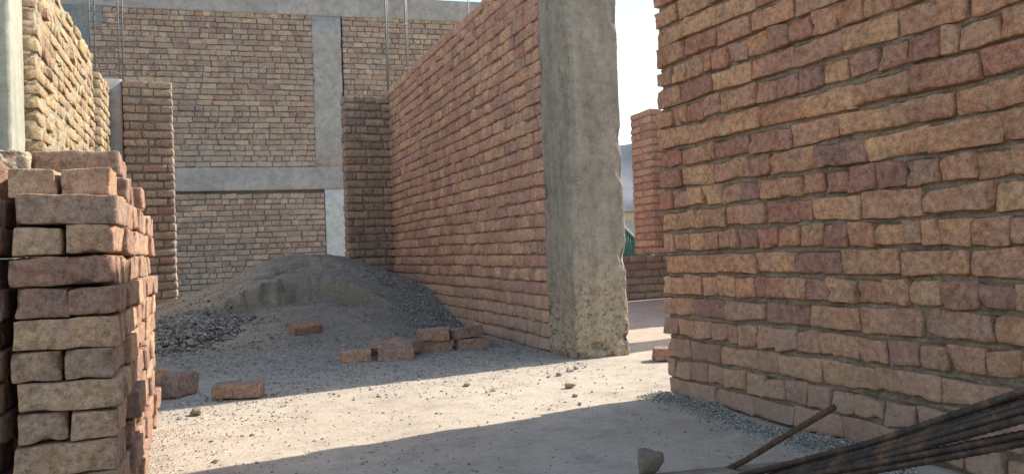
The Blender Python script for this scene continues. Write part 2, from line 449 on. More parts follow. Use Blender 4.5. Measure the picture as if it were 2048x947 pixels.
# ------------------------------------------------------------------ ground
HX, HY = 0.78, 6.85
def heap_h(x, y):
    dx = np.where(x > HX, (x-HX)/1.95, (x-HX)/1.85); dy = np.where(y > HY, (y-HY)/2.2, (y-HY)/1.95)
    r = np.sqrt(dx**2+dy**2)
    r = r+0.06*fbm(x, y, 1.3, 5, 3)
    h = 0.66*np.clip(1-r, 0, 1)**1.12
    top = 0.575+0.012*fbm(x, y, 3, 8, 2)
    h = top-0.035*np.logaddexp(0, (top-h)/0.035)
    h = np.maximum(h, 0)*np.clip((1-r)/0.03, 0, 1)
    # the dug face: a cliff with a hollow below it, and a smaller slip above
    jag = 0.11*fbm(x, y, 3.2, 77, 4, 0.6)+0.03*fbm(x, y, 16, 79, 2)
    cx, cy = 0.62, 5.58
    d = np.sqrt(((x-cx)/1.05)**2+(y-cy)**2)+jag
    inside = np.clip((0.62-d)/0.035, 0, 1)
    cut = 0.19*inside*np.clip((y-(cy+0.0))/0.55, 0, 1)**0.8
    cx2, cy2 = 0.80, 6.15
    d2 = np.sqrt(((x-cx2)/1.2)**2+(y-cy2)**2)+jag*0.8
    cut2 = 0.05*np.clip((0.36-d2)/0.03, 0, 1)*np.clip((y-cy2+0.05)/0.35, 0, 1)
    h = h-(cut+cut2)*np.clip(h/0.15, 0, 1)
    return np.maximum(h, 0)
def ground_h(x, y):
    return 0.006*fbm(x, y, 1.1, 21, 3)+0.0025*fbm(x, y, 9, 22, 3)
def near_lines(a, b, step): return list(np.arange(a, b, step))
xs = np.array([-4000, -1500, -600, -250, -100, -40, -18, -9, -6, -4.5, -3.6]+near_lines(-3.0, 4.2, 0.03)+[4.8, 6, 9, 15, 30, 70, 180, 500, 1500, 4000])
ys = np.array([-4000, -800, -150, -40, -12, -5, -2.5, -1]+near_lines(-0.4, 9.6, 0.03)+[10.5, 12, 15, 20, 35, 70, 180, 500, 1500, 4000, 9000])
X, Y = np.meshgrid(xs, ys, indexing='ij')
fade = np.clip((8-np.maximum(np.abs(X), np.abs(Y-4)))/3, 0, 1)
Z = ground_h(X, Y)*fade
I = np.arange(X.size).reshape(X.shape)
Fq = np.stack([I[:-1, :-1], I[1:, :-1], I[1:, 1:], I[:-1, 1:]], -1).reshape(-1, 4)
def ground_mat():
    s = NT('dusty_slab', 0.97, 0.08)
    n1 = s.noise(1.3, 6, 0.6); n2 = s.noise(9, 7, 0.7); n3 = s.noise(320, 3, 0.7); n5 = s.noise(45, 5, 0.75)
    sp = s.n('ShaderNodeSeparateXYZ'); s.l(s.coord(), sp.inputs[0])
    c = s.mix(s.ramp(n1, [(0.38, 0.0), (0.62, 1.0)]), (0.45, 0.378, 0.298), (0.52, 0.44, 0.35))
    c = s.mix(0.8, c, s.ramp(n2, [(0.32, 0.72), (0.5, 1.0), (0.68, 1.12)]), 'MULTIPLY')
    c = s.mix(0.6, c, s.ramp(n5, [(0.3, 0.80), (0.5, 1.0), (0.72, 1.12)]), 'MULTIPLY')
    # fine grey grit, thick towards the heap, thin on the swept strip
    g1 = s.voro(130); gc = s.voro(130, out='Color')
    gs = s.n('ShaderNodeSeparateColor'); s.l(gc, gs.inputs[0])
    yy = s.math('ADD', sp.outputs[1], s.math('MULTIPLY', s.math('SUBTRACT', n1, 0.5), 2.4))
    xx = sp.outputs[0]
    dens = s.ramp(s.math('MULTIPLY', yy, 0.1), [(0.30, 0.02), (0.37, 0.35), (0.44, 0.85), (0.8, 0.85), (1.0, 0.2)])
    left = s.ramp(s.math('ADD', s.math('ADD', xx, s.math('MULTIPLY', n2, 0.5)), 0.2), [(0.0, 0.55), (0.55, 0.0)])
    farx = s.ramp(s.math('MULTIPLY', xx, 0.5), [(0.86, 1.0), (0.99, 0.08)])
    dens = s.math('MULTIPLY', s.math('MAXIMUM', dens, left), farx)
    has = s.math('LESS_THAN', gs.outputs[0], dens)
    body = s.math('MULTIPLY', has, s.ramp(g1, [(0.38, 1.0), (0.55, 0.0)]))
    gcol = s.ramp(gs.outputs[1], [(0, (0.16, 0.155, 0.145)), (0.5, (0.31, 0.30, 0.28)), (1, (0.50, 0.48, 0.43))])
    c = s.mix(s.math('MULTIPLY', dens, 0.8), c, (0.345, 0.305, 0.26))
    c = s.mix(body, c, gcol)
    c = s.mix(0.5, c, s.ramp(n3, [(0.3, 0.7), (0.5, 1.0), (0.7, 1.25)]), 'MULTIPLY')
    # trodden dark crumbs
    cr = s.voro(28); crc = s.n('ShaderNodeSeparateColor'); s.l(s.voro(28, out='Color'), crc.inputs[0])
    m = s.math('MULTIPLY', s.math('LESS_THAN', crc.outputs[0], 0.10), s.ramp(cr, [(0.10, 1.0), (0.16, 0.0)]))
    c = s.mix(s.math('MULTIPLY', m, 0.7), c, (0.14, 0.125, 0.105))
    s.color(c)
    h = s.math('ADD', s.math('MULTIPLY', n5, 0.8), s.math('MULTIPLY', s.math('MULTIPLY', has, s.math('SUBTRACT', 0.6, g1)), 1.3))
    h = s.math('ADD', h, s.math('MULTIPLY', n3, 0.15))
    s.bump(h, 0.006)
    return s.m
g = mesh_obj('ground', np.stack([X, Y, Z], -1).reshape(-1, 3), Fq, ground_mat()); tag(g, kind='structure')

# ------------------------------------------------------------------ walls
T90 = math.pi/2
# right wall: local x runs from its free end (1.566,2.466) back past the camera; face towards -X
ra = math.atan2(-1.326, 0.06)
def wall_at(name, p_start, p_end, *a, **k):
    ang = math.atan2(p_end[1]-p_start[1], p_end[0]-p_start[0]); L_ = math.hypot(p_end[0]-p_start[0], p_end[1]-p_start[1])
    return brick_wall(name, p_start, ang, L_, *a, **k)
# local -y is the face: direction d, face normal = d rotated -90deg. Going +Y->-Y (d=(0,-1)) gives normal (-1,0). good
rw = wall_at('brick_wall', (1.566, 2.466), (1.566+0.06*2.2, 2.466-1.326*2.2), 26, (M_near, M_mort), lod='hi', seed=4,
             jit=0.003, mort_res=0.004, squeeze=1.1, rad=0.0040, rough=0.0036, ragged=0.012, mult=1.5, bed=0.013, mdepth=0.018, wav=0.006, joint=0.003, L=0.178, W=0.0885)
tag(rw, 'tall red brown brick wall with pale mortar, nearest the camera at right', 'wall')
mw = wall_at('brick_wall', (1.69, 7.62), (1.69, 3.81), 29, (M_mid, M_mortd), lod='mid', seed=8,
             jit=0.0035, mort_res=0.011, squeeze=0.25, rad=0.0045, rough=0.0022, wav=0.006, mult=1.4, bed=0.0085, mdepth=0.018, joint=0.003, L=0.19, W=0.095)
tag(mw, 'long rose brown brick wall between the rough concrete column and the dark pier', 'wall')

# concrete column closing the middle wall
cl = rough_box('concrete_column', (0.30, 0.33, 2.5), M_col, res=0.005, amp=0.0045, chip=0.022, seed=14, loc=(1.84, 3.645, -0.01), foot=1.0)
tag(cl, 'rough grey concrete column with a crumbling foot ending the rose brick wall', 'column')

# dark pier at the far end of the middle wall
pr = wall_at('brick_pier', (1.255, 7.5), (1.70, 7.5), 28, (M_pier, M_mortb), lod='mid', seed=21, mort_res=0.02, squeeze=0.2, mdepth=0.014, rad=0.005, wav=0.002, plain=1)
tag(pr, 'dark brick pier behind the sand heap at the far end of the rose wall', 'pier')

# left sunlit wall (face towards +X): d=(0,1) gives normal (1,0)
lw = wall_at('brick_wall', (-0.79, 4.56), (-0.79, 6.76), 29, (M_tan, M_mortt), lod='mid', seed=31, jit=0.006, mort_res=0.010,
             squeeze=1.0, rad=0.009, rough=0.0030, mult=2.2, bed=0.015, wav=0.006)
tag(lw, 'sunlit yellowish brick wall with ragged mortar joints behind the pale column at upper left', 'wall')
lc = rough_box('plastered_column', (0.40, 0.30, 2.9), M_plast, res=0.016, amp=0.002, chip=0.006, seed=41, loc=(-1.045, 4.405, 0))
tag(lc, 'pale smooth plastered column in the sun above the brick stack', 'column')
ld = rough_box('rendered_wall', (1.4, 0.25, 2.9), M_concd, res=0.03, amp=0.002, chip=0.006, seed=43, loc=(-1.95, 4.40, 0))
tag(ld, 'dark grey rendered wall stub in shade at the extreme left edge', 'wall')

# narrow return and the front facing pier with its concrete column
nr = wall_at('brick_wall', (-0.765, 6.96), (-0.765, 7.60), 28, (M_tan, M_mortt), lod='mid', seed=36, jit=0.004, mort_res=0.02, squeeze=0.6, mult=1.4)
tag(nr, 'short low brick wall stub with a sunlit side just behind the bright wall', 'wall')
lp = wall_at('brick_pier', (-0.668, 7.58), (-0.262, 7.58), 29, (M_back, M_mortb), lod='mid', seed=37, mort_res=0.02, squeeze=0.2, mdepth=0.014, wav=0.002, plain=1)
tag(lp, 'dusty brown brick pier with a thin sunlit right edge, left of the sand heap', 'pier')
lcc = rough_box('concrete_column', (0.26, 0.215, 2.18), M_conc, res=0.02, amp=0.0015, chip=0.006, seed=45, loc=(-0.80, 7.715, 0))
tag(lcc, 'narrow smooth grey concrete column between the short stub and the dusty pier at left', 'column')

# ---- the back wall
A0 = np.array([-1.30, 11.31]); A1 = np.array([3.27, 10.78])      # two points on its face
bd = (A1-A0)/np.linalg.norm(A1-A0); bang = math.atan2(bd[1], bd[0])
bo = A0-bd*2.2
bw = empty('back_wall', (bo[0], bo[1], 0)); bw.rotation_euler = (0, 0, bang)
tag(bw, 'high dusty brick wall across the back, divided by grey concrete columns and beams', 'wall')

def back_panel(u0, u1, z0, courses, seed):
    r_ = brick_wall('brickwork_panel', (0, 0), 0, u1-u0, courses, (M_back, M_mortb), thick=0.10, c=0.0755, lod='lo', seed=seed, back=False,
                    mort_res=0.03, squeeze=0.15, mdepth=0.016, rad=0.0035, rough=0.0014, wav=0.004, mult=1.6, bed=0.009, joint=0.004)
    kids = [o for o in r_.children]
    me_parent = r_
    for o in kids: o.name = 'brickwork'
    r_.name = 'brickwork_panel'; r_.parent = bw; r_.location = (u0, 0.0, z0); r_.rotation_euler = (0, 0, 0)
    return r_
def merge_panel(u0, u1, z0, courses, seed):
    """panel as one part of the back wall: bricks mesh > mortar sub-part"""
    r_ = back_panel(u0, u1, z0, courses, seed)
    ch = list(r_.children)
    b = [c for c in ch if c.data.materials[0] == M_back][0]; m = [c for c in ch if c is not b][0]
    b.name = 'brickwork'; m.name = 'mortar'
    b.parent = bw; b.location = (u0, 0, z0); m.parent = b; m.location = (0, 0, 0)
    bpy.data.objects.remove(r_)
merge_panel(0.0, 1.88, 0.0, 48, 61)
merge_panel(2.14, 5.05, 0.0, 19, 62)
merge_panel(2.14, 4.95, 1.795, 28, 63)
merge_panel(5.36, 9.0, 0.0, 52, 64)
def cb(name, u0, u1, y0, y1, z0, z1, mat, seed, **k):
    o = rough_box(name, (u1-u0, y1-y0, z1-z0), mat, bw, res=0.02, amp=0.003, chip=0.02, seed=seed, loc=((u0+u1)/2, (y0+y1)/2, z0), **k)
    return o
cb('sun_block_backing', 0.0, 9.0, 0.105, 0.19, 0.0, 4.0, M_conc, 70)  # slab added behind the panels to stop sun leaking through
cb('column', 4.945, 5.345, -0.003, 0.2, 1.79, 3.9, M_conc, 71)
cb('column', 5.055, 5.365, -0.002, 0.2, 0.0, 1.475, M_concl, 72)
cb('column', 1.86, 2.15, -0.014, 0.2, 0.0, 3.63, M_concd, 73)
cb('beam', 2.13, 5.37, -0.006, 0.2, 1.475, 1.79, M_conc, 74)
cb('beam', 0.0, 9.0, -0.008, 0.25, 3.90, 4.20, M_conc, 75)
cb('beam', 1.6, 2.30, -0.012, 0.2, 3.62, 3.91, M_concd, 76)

# ---- beyond the gap: low wall, pier, then an unseen wall and column added to shade the ground
lo = wall_at('low_brick_wall', (3.55, 6.87), (4.62, 6.87), 6, (M_pier, M_mortb), lod='mid', seed=51, mort_res=0.02, squeeze=0.4, wav=0.003, plain=1)
tag(lo, 'low dark brick wall crossing the gap beyond the concrete column', 'wall')
fp = wall_at('brick_pier', (4.26, 6.862), (4.60, 6.862), 20, (M_mid, M_mortd), thick=0.40, lod='mid', seed=52, z0=0.452, mort_res=0.02, squeeze=0.3, wav=0.003)
tag(fp, 'brick pier standing on the low wall beyond the gap, against the sky', 'pier')
shade_wall = wall_at('brick_wall', (4.62, 6.83), (4.62, 4.80), 28, (M_mid, M_mortd), lod='lo', seed=53, mort_res=0.03, squeeze=0.3, wav=0.003)
tag(shade_wall, 'added unseen brick wall behind the big right wall, shading the ground in the gap', 'wall')
shade_column = rough_box('concrete_column', (0.25, 0.30, 2.2), M_conc, res=0.03, seed=54, loc=(4.62, 4.06, 0))
tag(shade_column, 'added unseen concrete column behind the big right wall, shading a strip of ground', 'column')
mc = rough_box('concrete_column', (0.30, 0.10, 2.17), M_conc, res=0.02, seed=55, loc=(1.86, 7.68, 0))
tag(mc, 'concrete column hidden behind the dark pier, under the right rebar cage', 'column')

# ------------------------------------------------------------------ sand heap
def heap_mat():
    s = NT('sand_and_grit', 0.98, 0.06)
    n1 = s.noise(1.7, 6, 0.6); n2 = s.noise(8, 7, 0.7); n3 = s.noise(60, 6, 0.8); n4 = s.noise(240, 3, 0.7)
    sp = s.n('ShaderNodeSeparateXYZ'); s.l(s.coord(), sp.inputs[0])
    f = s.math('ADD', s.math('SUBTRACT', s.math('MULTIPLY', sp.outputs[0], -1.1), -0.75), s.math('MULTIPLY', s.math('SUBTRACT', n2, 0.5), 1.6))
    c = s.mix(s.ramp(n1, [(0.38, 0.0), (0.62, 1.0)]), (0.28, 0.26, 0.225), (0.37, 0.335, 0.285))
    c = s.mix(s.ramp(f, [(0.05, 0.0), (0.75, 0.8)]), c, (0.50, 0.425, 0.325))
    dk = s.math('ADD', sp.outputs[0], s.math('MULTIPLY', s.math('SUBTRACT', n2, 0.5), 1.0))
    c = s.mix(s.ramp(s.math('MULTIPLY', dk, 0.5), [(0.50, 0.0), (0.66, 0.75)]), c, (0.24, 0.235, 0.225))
    c = s.mix(0.8, c, s.ramp(n2, [(0.3, 0.74), (0.5, 1.0), (0.7, 1.2)]), 'MULTIPLY')
    c = s.mix(0.9, c, s.ramp(n3, [(0.3, 0.62), (0.5, 1.0), (0.7, 1.3)]), 'MULTIPLY')
    c = s.mix(0.8, c, s.ramp(n4, [(0.3, 0.6), (0.5, 1.0), (0.7, 1.35)]), 'MULTIPLY')
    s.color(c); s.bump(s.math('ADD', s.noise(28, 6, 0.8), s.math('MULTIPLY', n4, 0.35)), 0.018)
    return s.m
def Z0(x, y): return heap_h(x, y)*3+y
hx = np.arange(-1.3, 1.70, 0.014); hy = np.arange(4.6, 9.2, 0.014)
X, Y = np.meshgrid(hx, hy, indexing='ij')
hh = heap_h(X, Y)
Zh = hh + 0.016*fbm(X, Y, 5, 31, 4, 0.6)*np.clip(hh/0.05, 0, 1) + 0.006*fbm(X, Y, 34, 32, 2)*np.clip(hh/0.02, 0, 1)
Zh = np.where(hh <= 0.001, -0.03, Zh+ground_h(X, Y)-0.006)
I = np.arange(X.size).reshape(X.shape)
Fh = np.stack([I[:-1, :-1], I[1:, :-1], I[1:, 1:], I[:-1, 1:]], -1).reshape(-1, 4)
am = np.clip(hh/0.08, 0, 1)
gx, gy = np.gradient(hh, 0.014); steep = np.clip((np.hypot(gx, gy)-0.75)/0.8, 0, 1)
lip = 0.8+0.5*fbm(X, Y, 3, 141, 3)
XX = X+am*0.016*fbm(X, Z0(X, Y), 9, 131, 3)+steep*0.012*fbm(X, hh*3, 9, 133, 3)
YY = Y+am*0.016*fbm(Y, Z0(X, Y), 9, 132, 3)-steep*0.02*lip*np.clip((hh-0.2)/0.1, 0, 1)
keep = (hh.reshape(-1)[Fh] > 0).any(axis=1)
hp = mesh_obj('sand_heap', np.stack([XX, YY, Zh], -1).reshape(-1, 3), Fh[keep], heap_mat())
tag(hp, 'big heap of grey sand with a dug out hollow, against the rose brick wall', 'sand heap')

# ------------------------------------------------------------------ gravel
ICO_V = []
ph = (1+5**0.5)/2
for a, b in ((-1, ph), (1, ph), (-1, -ph), (1, -ph)): ICO_V.append((a, b, 0))
for a, b in ((-1, ph), (1, ph), (-1, -ph), (1, -ph)): ICO_V.append((0, a, b))
for a, b in ((ph, -1), (ph, 1), (-ph, -1), (-ph, 1)): ICO_V.append((a, 0, b) if False else (a, 0, b))
ICO_V = np.array(ICO_V)/math.sqrt(1+ph*ph)
ICO_F = np.array([(0, 11, 5), (0, 5, 1), (0, 1, 7), (0, 7, 10), (0, 10, 11), (1, 5, 9), (5, 11, 4), (11, 10, 2), (10, 7, 6), (7, 1, 8),
                  (3, 9, 4), (3, 4, 2), (3, 2, 6), (3, 6, 8), (3, 8, 9), (4, 9, 5), (2, 4, 11), (6, 2, 10), (8, 6, 7), (9, 8, 1)])
OCT_V = np.array([(1, 0, 0), (-1, 0, 0), (0, 1, 0), (0, -1, 0), (0, 0, 1), (0, 0, -1)], float)
OCT_F = np.array([(0, 2, 4), (2, 1, 4), (1, 3, 4), (3, 0, 4), (2, 0, 5), (1, 2, 5), (3, 1, 5), (0, 3, 5)])
def stones(name, P, size, mat, big=False, seed=0):
    """many small angular stones at points P with radii size, one mesh"""
    r = np.random.default_rng(seed); n = len(P)
    BV, BF = (ICO_V, ICO_F) if big else (OCT_V, OCT_F)
    m = len(BV)
    V = BV[None]*(1+r.normal(0, 0.24, (n, m, 1)))
    V = V*r.uniform(0.55, 1.25, (n, 1, 3))
    t = r.uniform(0, 6.28, n); p = r.uniform(0, 6.28, n)
    c, s_ = np.cos(p), np.sin(p)
    x, y, z = V[..., 0].copy(), V[..., 1].copy(), V[..., 2].copy()
    y2 = y*c[:, None]-z*s_[:, None]; z2 = y*s_[:, None]+z*c[:, None]
    c, s_ = np.cos(t), np.sin(t)
    x3 = x*c[:, None]-y2*s_[:, None]; y3 = x*s_[:, None]+y2*c[:, None]
    V = np.stack([x3, y3, z2*0.75], -1)*size[:, None, None]+P[:, None, :]
    F = BF[None]+(np.arange(n)*m)[:, None, None]
    A = np.repeat(r.random((n, 3)), m, axis=0)
    return mesh_obj(name, V.reshape(-1, 3), F.reshape(-1, 3), mat, None, A, smooth=False)
def stone_mat(name, cols):
    s = NT(name, 0.9, 0.2); a = s.attr('brick'); sep = s.n('ShaderNodeSeparateColor'); s.l(a.outputs['Color'], sep.inputs[0])
    c = s.ramp(sep.outputs[0], [(i/(len(cols)-1), q) for i, q in enumerate(cols)])
    c = s.mix(0.8, c, s.ramp(s.noise(200, 4, 0.7), [(0.3, 0.7), (0.7, 1.25)]), 'MULTIPLY')
    s.color(c); return s.m
M_st = stone_mat('gravel_grey', [(0.16, 0.152, 0.145), (0.28, 0.26, 0.235), (0.38, 0.35, 0.315), (0.51, 0.47, 0.41)])
M_std = stone_mat('gravel_dark', [(0.105, 0.10, 0.098), (0.20, 0.19, 0.18), (0.29, 0.275, 0.255), (0.43, 0.405, 0.37)])
M_sts = stone_mat('grit_sandy', [(0.15, 0.13, 0.11), (0.27, 0.24, 0.195), (0.38, 0.33, 0.26), (0.22, 0.19, 0.16)])
M_gw = stone_mat('gravel_warm', [(0.20, 0.19, 0.17), (0.30, 0.285, 0.25), (0.40, 0.375, 0.325), (0.50, 0.465, 0.40)])
def total_h(x, y): return ground_h(x, y)+np.maximum(heap_h(x, y)-0.006, 0)
r = np.random.default_rng(3)
# grey gravel spread over the shaded ground before the heap
n = 190000
x = r.uniform(-1.4, 1.66, n); y = r.uniform(2.4, 6.8, n)
pr_ = np.clip((y-3.15+0.9*fbm(x, y, 1.6, 91, 3))/1.1, 0, 1)*np.clip((7.2-y)/2.2, 0, 1)
pr_ *= 0.35+0.65*np.clip(0.5+1.4*fbm(x, y, 2.3, 92, 3), 0, 1)
pr_ = np.maximum(pr_*0.55, 0.012)
k = r.random(n) < pr_
x, y = x[k], y[k]; sz = np.clip(r.lognormal(math.log(0.0036), 0.45, len(x)), 0.0018, 0.013)
st = stones('gravel', np.stack([x, y, total_h(x, y)+sz*0.3], -1), sz, M_st, seed=1)
tag(st, 'loose grey gravel scattered over the dusty slab in front of the heap', 'gravel', kind='stuff')
# coarser dark gravel on the right flank of the heap
n = 16000
x = r.uniform(0.75, 1.68, n); y = r.uniform(5.0, 7.6, n)
k = r.random(n) < np.clip((x-1.12+0.35*fbm(x, y, 2.4, 95, 3))/0.25, 0.02, 1)*np.clip((y-4.9)/0.5, 0, 1)
x, y = x[k], y[k]; sz = r.uniform(0.004, 0.011, len(x))
st = stones('coarse_gravel', np.stack([x, y, total_h(x, y)+sz*0.3], -1), sz, M_std, seed=2)
tag(st, 'coarse dark gravel on the right flank of the heap beside the rose brick wall', 'gravel', kind='stuff')
# small gravel pile at the left foot of the heap
n = 5200
ang_ = r.uniform(0, 6.28, n); rad_ = np.abs(r.normal(0, 0.42, n))
x = -0.16+rad_*np.cos(ang_)*0.62; y = 5.55+rad_*np.sin(ang_)*0.62
pz = 0.085*np.clip(1-rad_/0.75, 0, 1)*r.uniform(0.4, 1, n)**0.5
sz = r.uniform(0.007, 0.015, n)
st = stones('gravel_pile', np.stack([x, y, total_h(x, y)+pz+0.003], -1), sz, M_std, big=True, seed=6)
tag(st, 'low pile of sharp dark gravel at the left foot of the sand heap', 'gravel', kind='stuff')
# grit on the sunlit strip, along the foot of the brick stack and at the foot of the right wall
n = 26000
x = r.uniform(-0.6, 1.9, n); y = r.uniform(1.5, 3.7, n)
d1 = np.clip(1-(x+0.16)/0.55, 0, 1)*0.55
d2 = np.clip(1-np.abs(x-1.50)/0.12, 0, 1)*np.clip((2.55-y)/0.1, 0, 1)*0.95
d3 = 0.35*np.clip(1.6*fbm(x, y, 2.0, 98, 3)-0.35, 0, 1)+0.04
d4 = np.clip(1-np.abs(y-(1.640-(x-0.6)*0.187))/0.02, 0, 1)*0.95*(x > 0.5)*(x < 1.47)
k = r.random(n) < np.maximum(np.maximum(d1, d2), np.maximum(d3, d4))
x, y = x[k], y[k]; sz = np.clip(r.lognormal(math.log(0.0021), 0.5, len(x)), 0.001, 0.008)
st = stones('grit', np.stack([x, y, ground_h(x, y)+sz*0.3], -1), sz, M_sts, seed=7)
tag(st, 'fine sandy grit lying on the sunlit strip and along the feet of the walls', 'grit', kind='stuff')
n = 8000
x = 1.56-np.abs(r.normal(0, 0.05, n)); y = r.uniform(1.3, 2.5, n); x = x+0.03*np.sin(y*9)-np.clip(1.9-y, 0, 1)*0.05
sz = r.uniform(0.0015, 0.005, n); pz = 0.02*np.clip(1-(1.56-x)/0.12, 0, 1)*r.random(n)
st = stones('wall_foot_gravel', np.stack([x, y, ground_h(x, y)+pz], -1), sz, M_gw, seed=8)
tag(st, 'ribbon of fine grey gravel along the foot of the big right wall', 'gravel', kind='stuff')

# single stones one can point at
def stone(name, loc, size, label, cat='stone', mat=None, seed=1, boxy=0.3):
    rr = np.random.default_rng(seed)
    T, F = box_template(12, 12, 12, 0.2)
    d = T/np.linalg.norm(T, axis=1, keepdims=True)
    q = T*boxy+d*(1-boxy)
    q = q*(1+0.18*vnoise(d, 2.6, seed)[:, None]+0.10*vnoise(d, 7, seed+1)[:, None]+0.05*vnoise(d, 18, seed+2)[:, None])
    for _ in range(7):
        nrm = rr.normal(size=3); nrm /= np.linalg.norm(nrm); lim = rr.uniform(0.62, 0.85)
        e = q@nrm; m = e > lim; q[m] -= (e[m]-lim)[:, None]*nrm*0.85
    q = q*np.array(size)/2
    q[:, 2] -= q[:, 2].min()
    o = mesh_obj(name, q, F, mat or M_stone, None, np.tile(rr.random(3), (len(q), 1)))
    o.location = loc; o.rotation_euler = (0, 0, rr.uniform(0, 6)); tag(o, label, cat)
    return o
M_stone = brick_material('stone_dusty', [(0.30, 0.26, 0.20), (0.26, 0.235, 0.2), (0.34, 0.30, 0.23)], 0.5, (0.36, 0.31, 0.24))
M_clod = brick_material('clod_brown', [(0.20, 0.155, 0.125), (0.22, 0.17, 0.14)], 0.3, (0.27, 0.23, 0.19))
stone('stone', (-0.05, 3.04, 0), (0.055, 0.04, 0.026), 'small tan stone on the sunlit strip right of the brick stack', seed=2)
stone('stone', (1.32, 2.79, 0), (0.05, 0.035, 0.022), 'small grey stone on the sunlit strip in front of the concrete column', seed=5)
stone('stone', (0.98, 3.06, 0), (0.045, 0.03, 0.018), 'flat grey stone near the shadow edge at the middle of the sunlit strip', seed=8)
stone('stone', (1.41, 3.08, 0), (0.03, 0.03, 0.018), 'little dark stone on bright ground just left of the column foot', seed=9)
stone('stone', (1.55, 3.2, 0), (0.035, 0.025, 0.015), 'little pale stone close to the foot of the concrete column', seed=12)
stone('clod', (0.955, 1.60, 0.012), (0.066, 0.056, 0.064), 'brown rough lump of brick standing against the timber plank at the bottom', 'clod', M_clod, seed=5, boxy=0.45)

# ------------------------------------------------------------------ loose bricks: one mesh per shape, copied
def one_brick(seed, half=(0.0945, 0.0460, 0.0302), rough=0.0026, rad=0.0040):
    rr = np.random.default_rng(seed)
    T, F = box_template(24, 12, 10, 0.07)
    q = shape_brick(T, np.array(half), rad, rough, rr, 0.0022)
    q = q + 0.0012*vnoise(q, 130, seed+3, 2)[:, None]*T/np.linalg.norm(T, axis=1, keepdims=True)
    me_o = mesh_obj('brick', q, F, M_loose, None, np.tile(rr.random(3), (len(q), 1)))
    return me_o
protos = [one_brick(100+i) for i in range(9)]
meshes = [p.data for p in protos]
for p in protos: bpy.data.objects.remove(p)
def brick(x, y, z, rz=0.0, rx=0.0, ry=0.0, label='', group=None, sc=(1, 1, 1), i=None):
    o = bpy.data.objects.new('brick', meshes[random.randrange(9) if i is None else i]); C.objects.link(o)
    o.location = (x, y, z); o.rotation_euler = (rx, ry, rz); o.scale = sc
    tag(o, label, 'brick', group); return o
ORD = ['', 'top', 'second', 'third', 'fourth', 'fifth', 'sixth', 'seventh', 'eighth', 'ninth', 'tenth', 'eleventh', 'twelfth', 'thirteenth']
P_ = 0.0643; X1 = -0.182; Y0 = 1.83; G = 'bricks in the dry stack'
def course_word(k): # counted on the front from the long top course downwards
    n = 11-k
    return ('topmost front' if n == 1 else ORD[n]) + ' course'
def jt(s): return random.gauss(0, s)
for k in range(11):
    z = k*P_+0.0310
    cw = course_word(k)
    for blk, xr in ((0, X1), (1, X1-0.212)):
        if k % 2 == 0:
            m = 12 if blk == 0 else 5
            for j in range(m):
                if blk == 0:
                    lab = (f'long brick at the right corner of the stack front, {cw}' if j == 0 else
                           f'brick end in the stack side, {cw}, {ORD[j+1]} from the front corner')
                else:
                    lab = f'brick cut by the left picture edge, {cw} of the stack' if j == 0 else f'brick {ORD[j+1]} in depth at the left picture edge, {cw}'
                brick(xr-0.0950+jt(0.002)+(abs(jt(0.007)) if j > 1 else 0)-(0.012 if blk else 0)+0.006*math.sin(k*2.1), Y0+0.047+j*0.0945+jt(0.002), z, jt(0.012), jt(0.006), math.pi*random.choice((0, 1))+jt(0.004), lab, G)
        else:
            for side in (0, 1):
                m = 6 if side == 0 else 2
                if blk: m = 2
                for j in range(m):
                    if blk: lab = f'{"right" if side == 0 else "left"} brick end at the left picture edge, {cw}' + (', front layer' if j == 0 else ', layer behind')
                    elif side == 1 and j: lab = f'inner brick behind the left one of the front pair, {cw}'
                    elif j == 0: lab = f'{"right" if side == 0 else "left"} brick end of the pair in the {cw} of the stack'
                    else: lab = f'long brick in the stack side, {cw}, {ORD[j+1]} from the front corner'
                    brick(xr-0.0475-side*0.097+jt(0.002)+(abs(jt(0.007)) if j > 0 else 0)+0.006*math.sin(k*2.1), Y0+0.096+j*0.1925+jt(0.003)+(0.006 if side else 0), z, T90+jt(0.015), jt(0.006), jt(0.005), lab, G)
# stepped top
z = 11*P_+0.031
for i_, (xx, lab) in enumerate(((-0.243, 'right brick end of the recessed pair on top of the stack front'), (-0.343, 'left brick end of the recessed pair on top of the stack front'))):
    brick(xx, Y0+0.170, z, T90+jt(0.03), jt(0.01), 0, lab, G, i=i_+2)
for j in range(6):
    brick(-0.280+jt(0.008), Y0+0.325+j*0.097, z, jt(0.03), 0, 0, f'brick end in the course above the front top, {ORD[j+2]} along the right side', G)
z = 12*P_+0.031
brick(-0.290, Y0+0.33, z, 0.03, 0.01, -0.02, 'long brick lying highest at the right of the stack top', G, i=4)
brick(-0.488, Y0+0.34, z-0.005, -0.04, 0.0, 0.02, 'long brick lying highest behind the broken concrete lump', G, i=5)
brick(-0.248, Y0+0.49, z, T90+0.05, 0, 0, 'brick laid along the sunlit side at the stack top, seen from its end', G, i=6)
brick(-0.392, 2.50, 12*P_+0.050, T90+0.15, T90, 0, 'short brick standing upright on the stack, sunlit on its right side', G, i=1)
brick(-0.462, 1.99, 0.772, T90-0.45, 0.25, 0.42, 'brick tipped up on the stack top at the left picture edge', G, i=7)
q = rough_box('concrete_lump', (0.13, 0.10, 0.045), M_col, res=0.006, amp=0.006, chip=0.03, seed=88, loc=(-0.455, 2.08, 0.776), ang=0.35, foot=0.4)
tag(q, 'broken rough lump of concrete lying on the brick stack at the left edge', 'concrete lump')

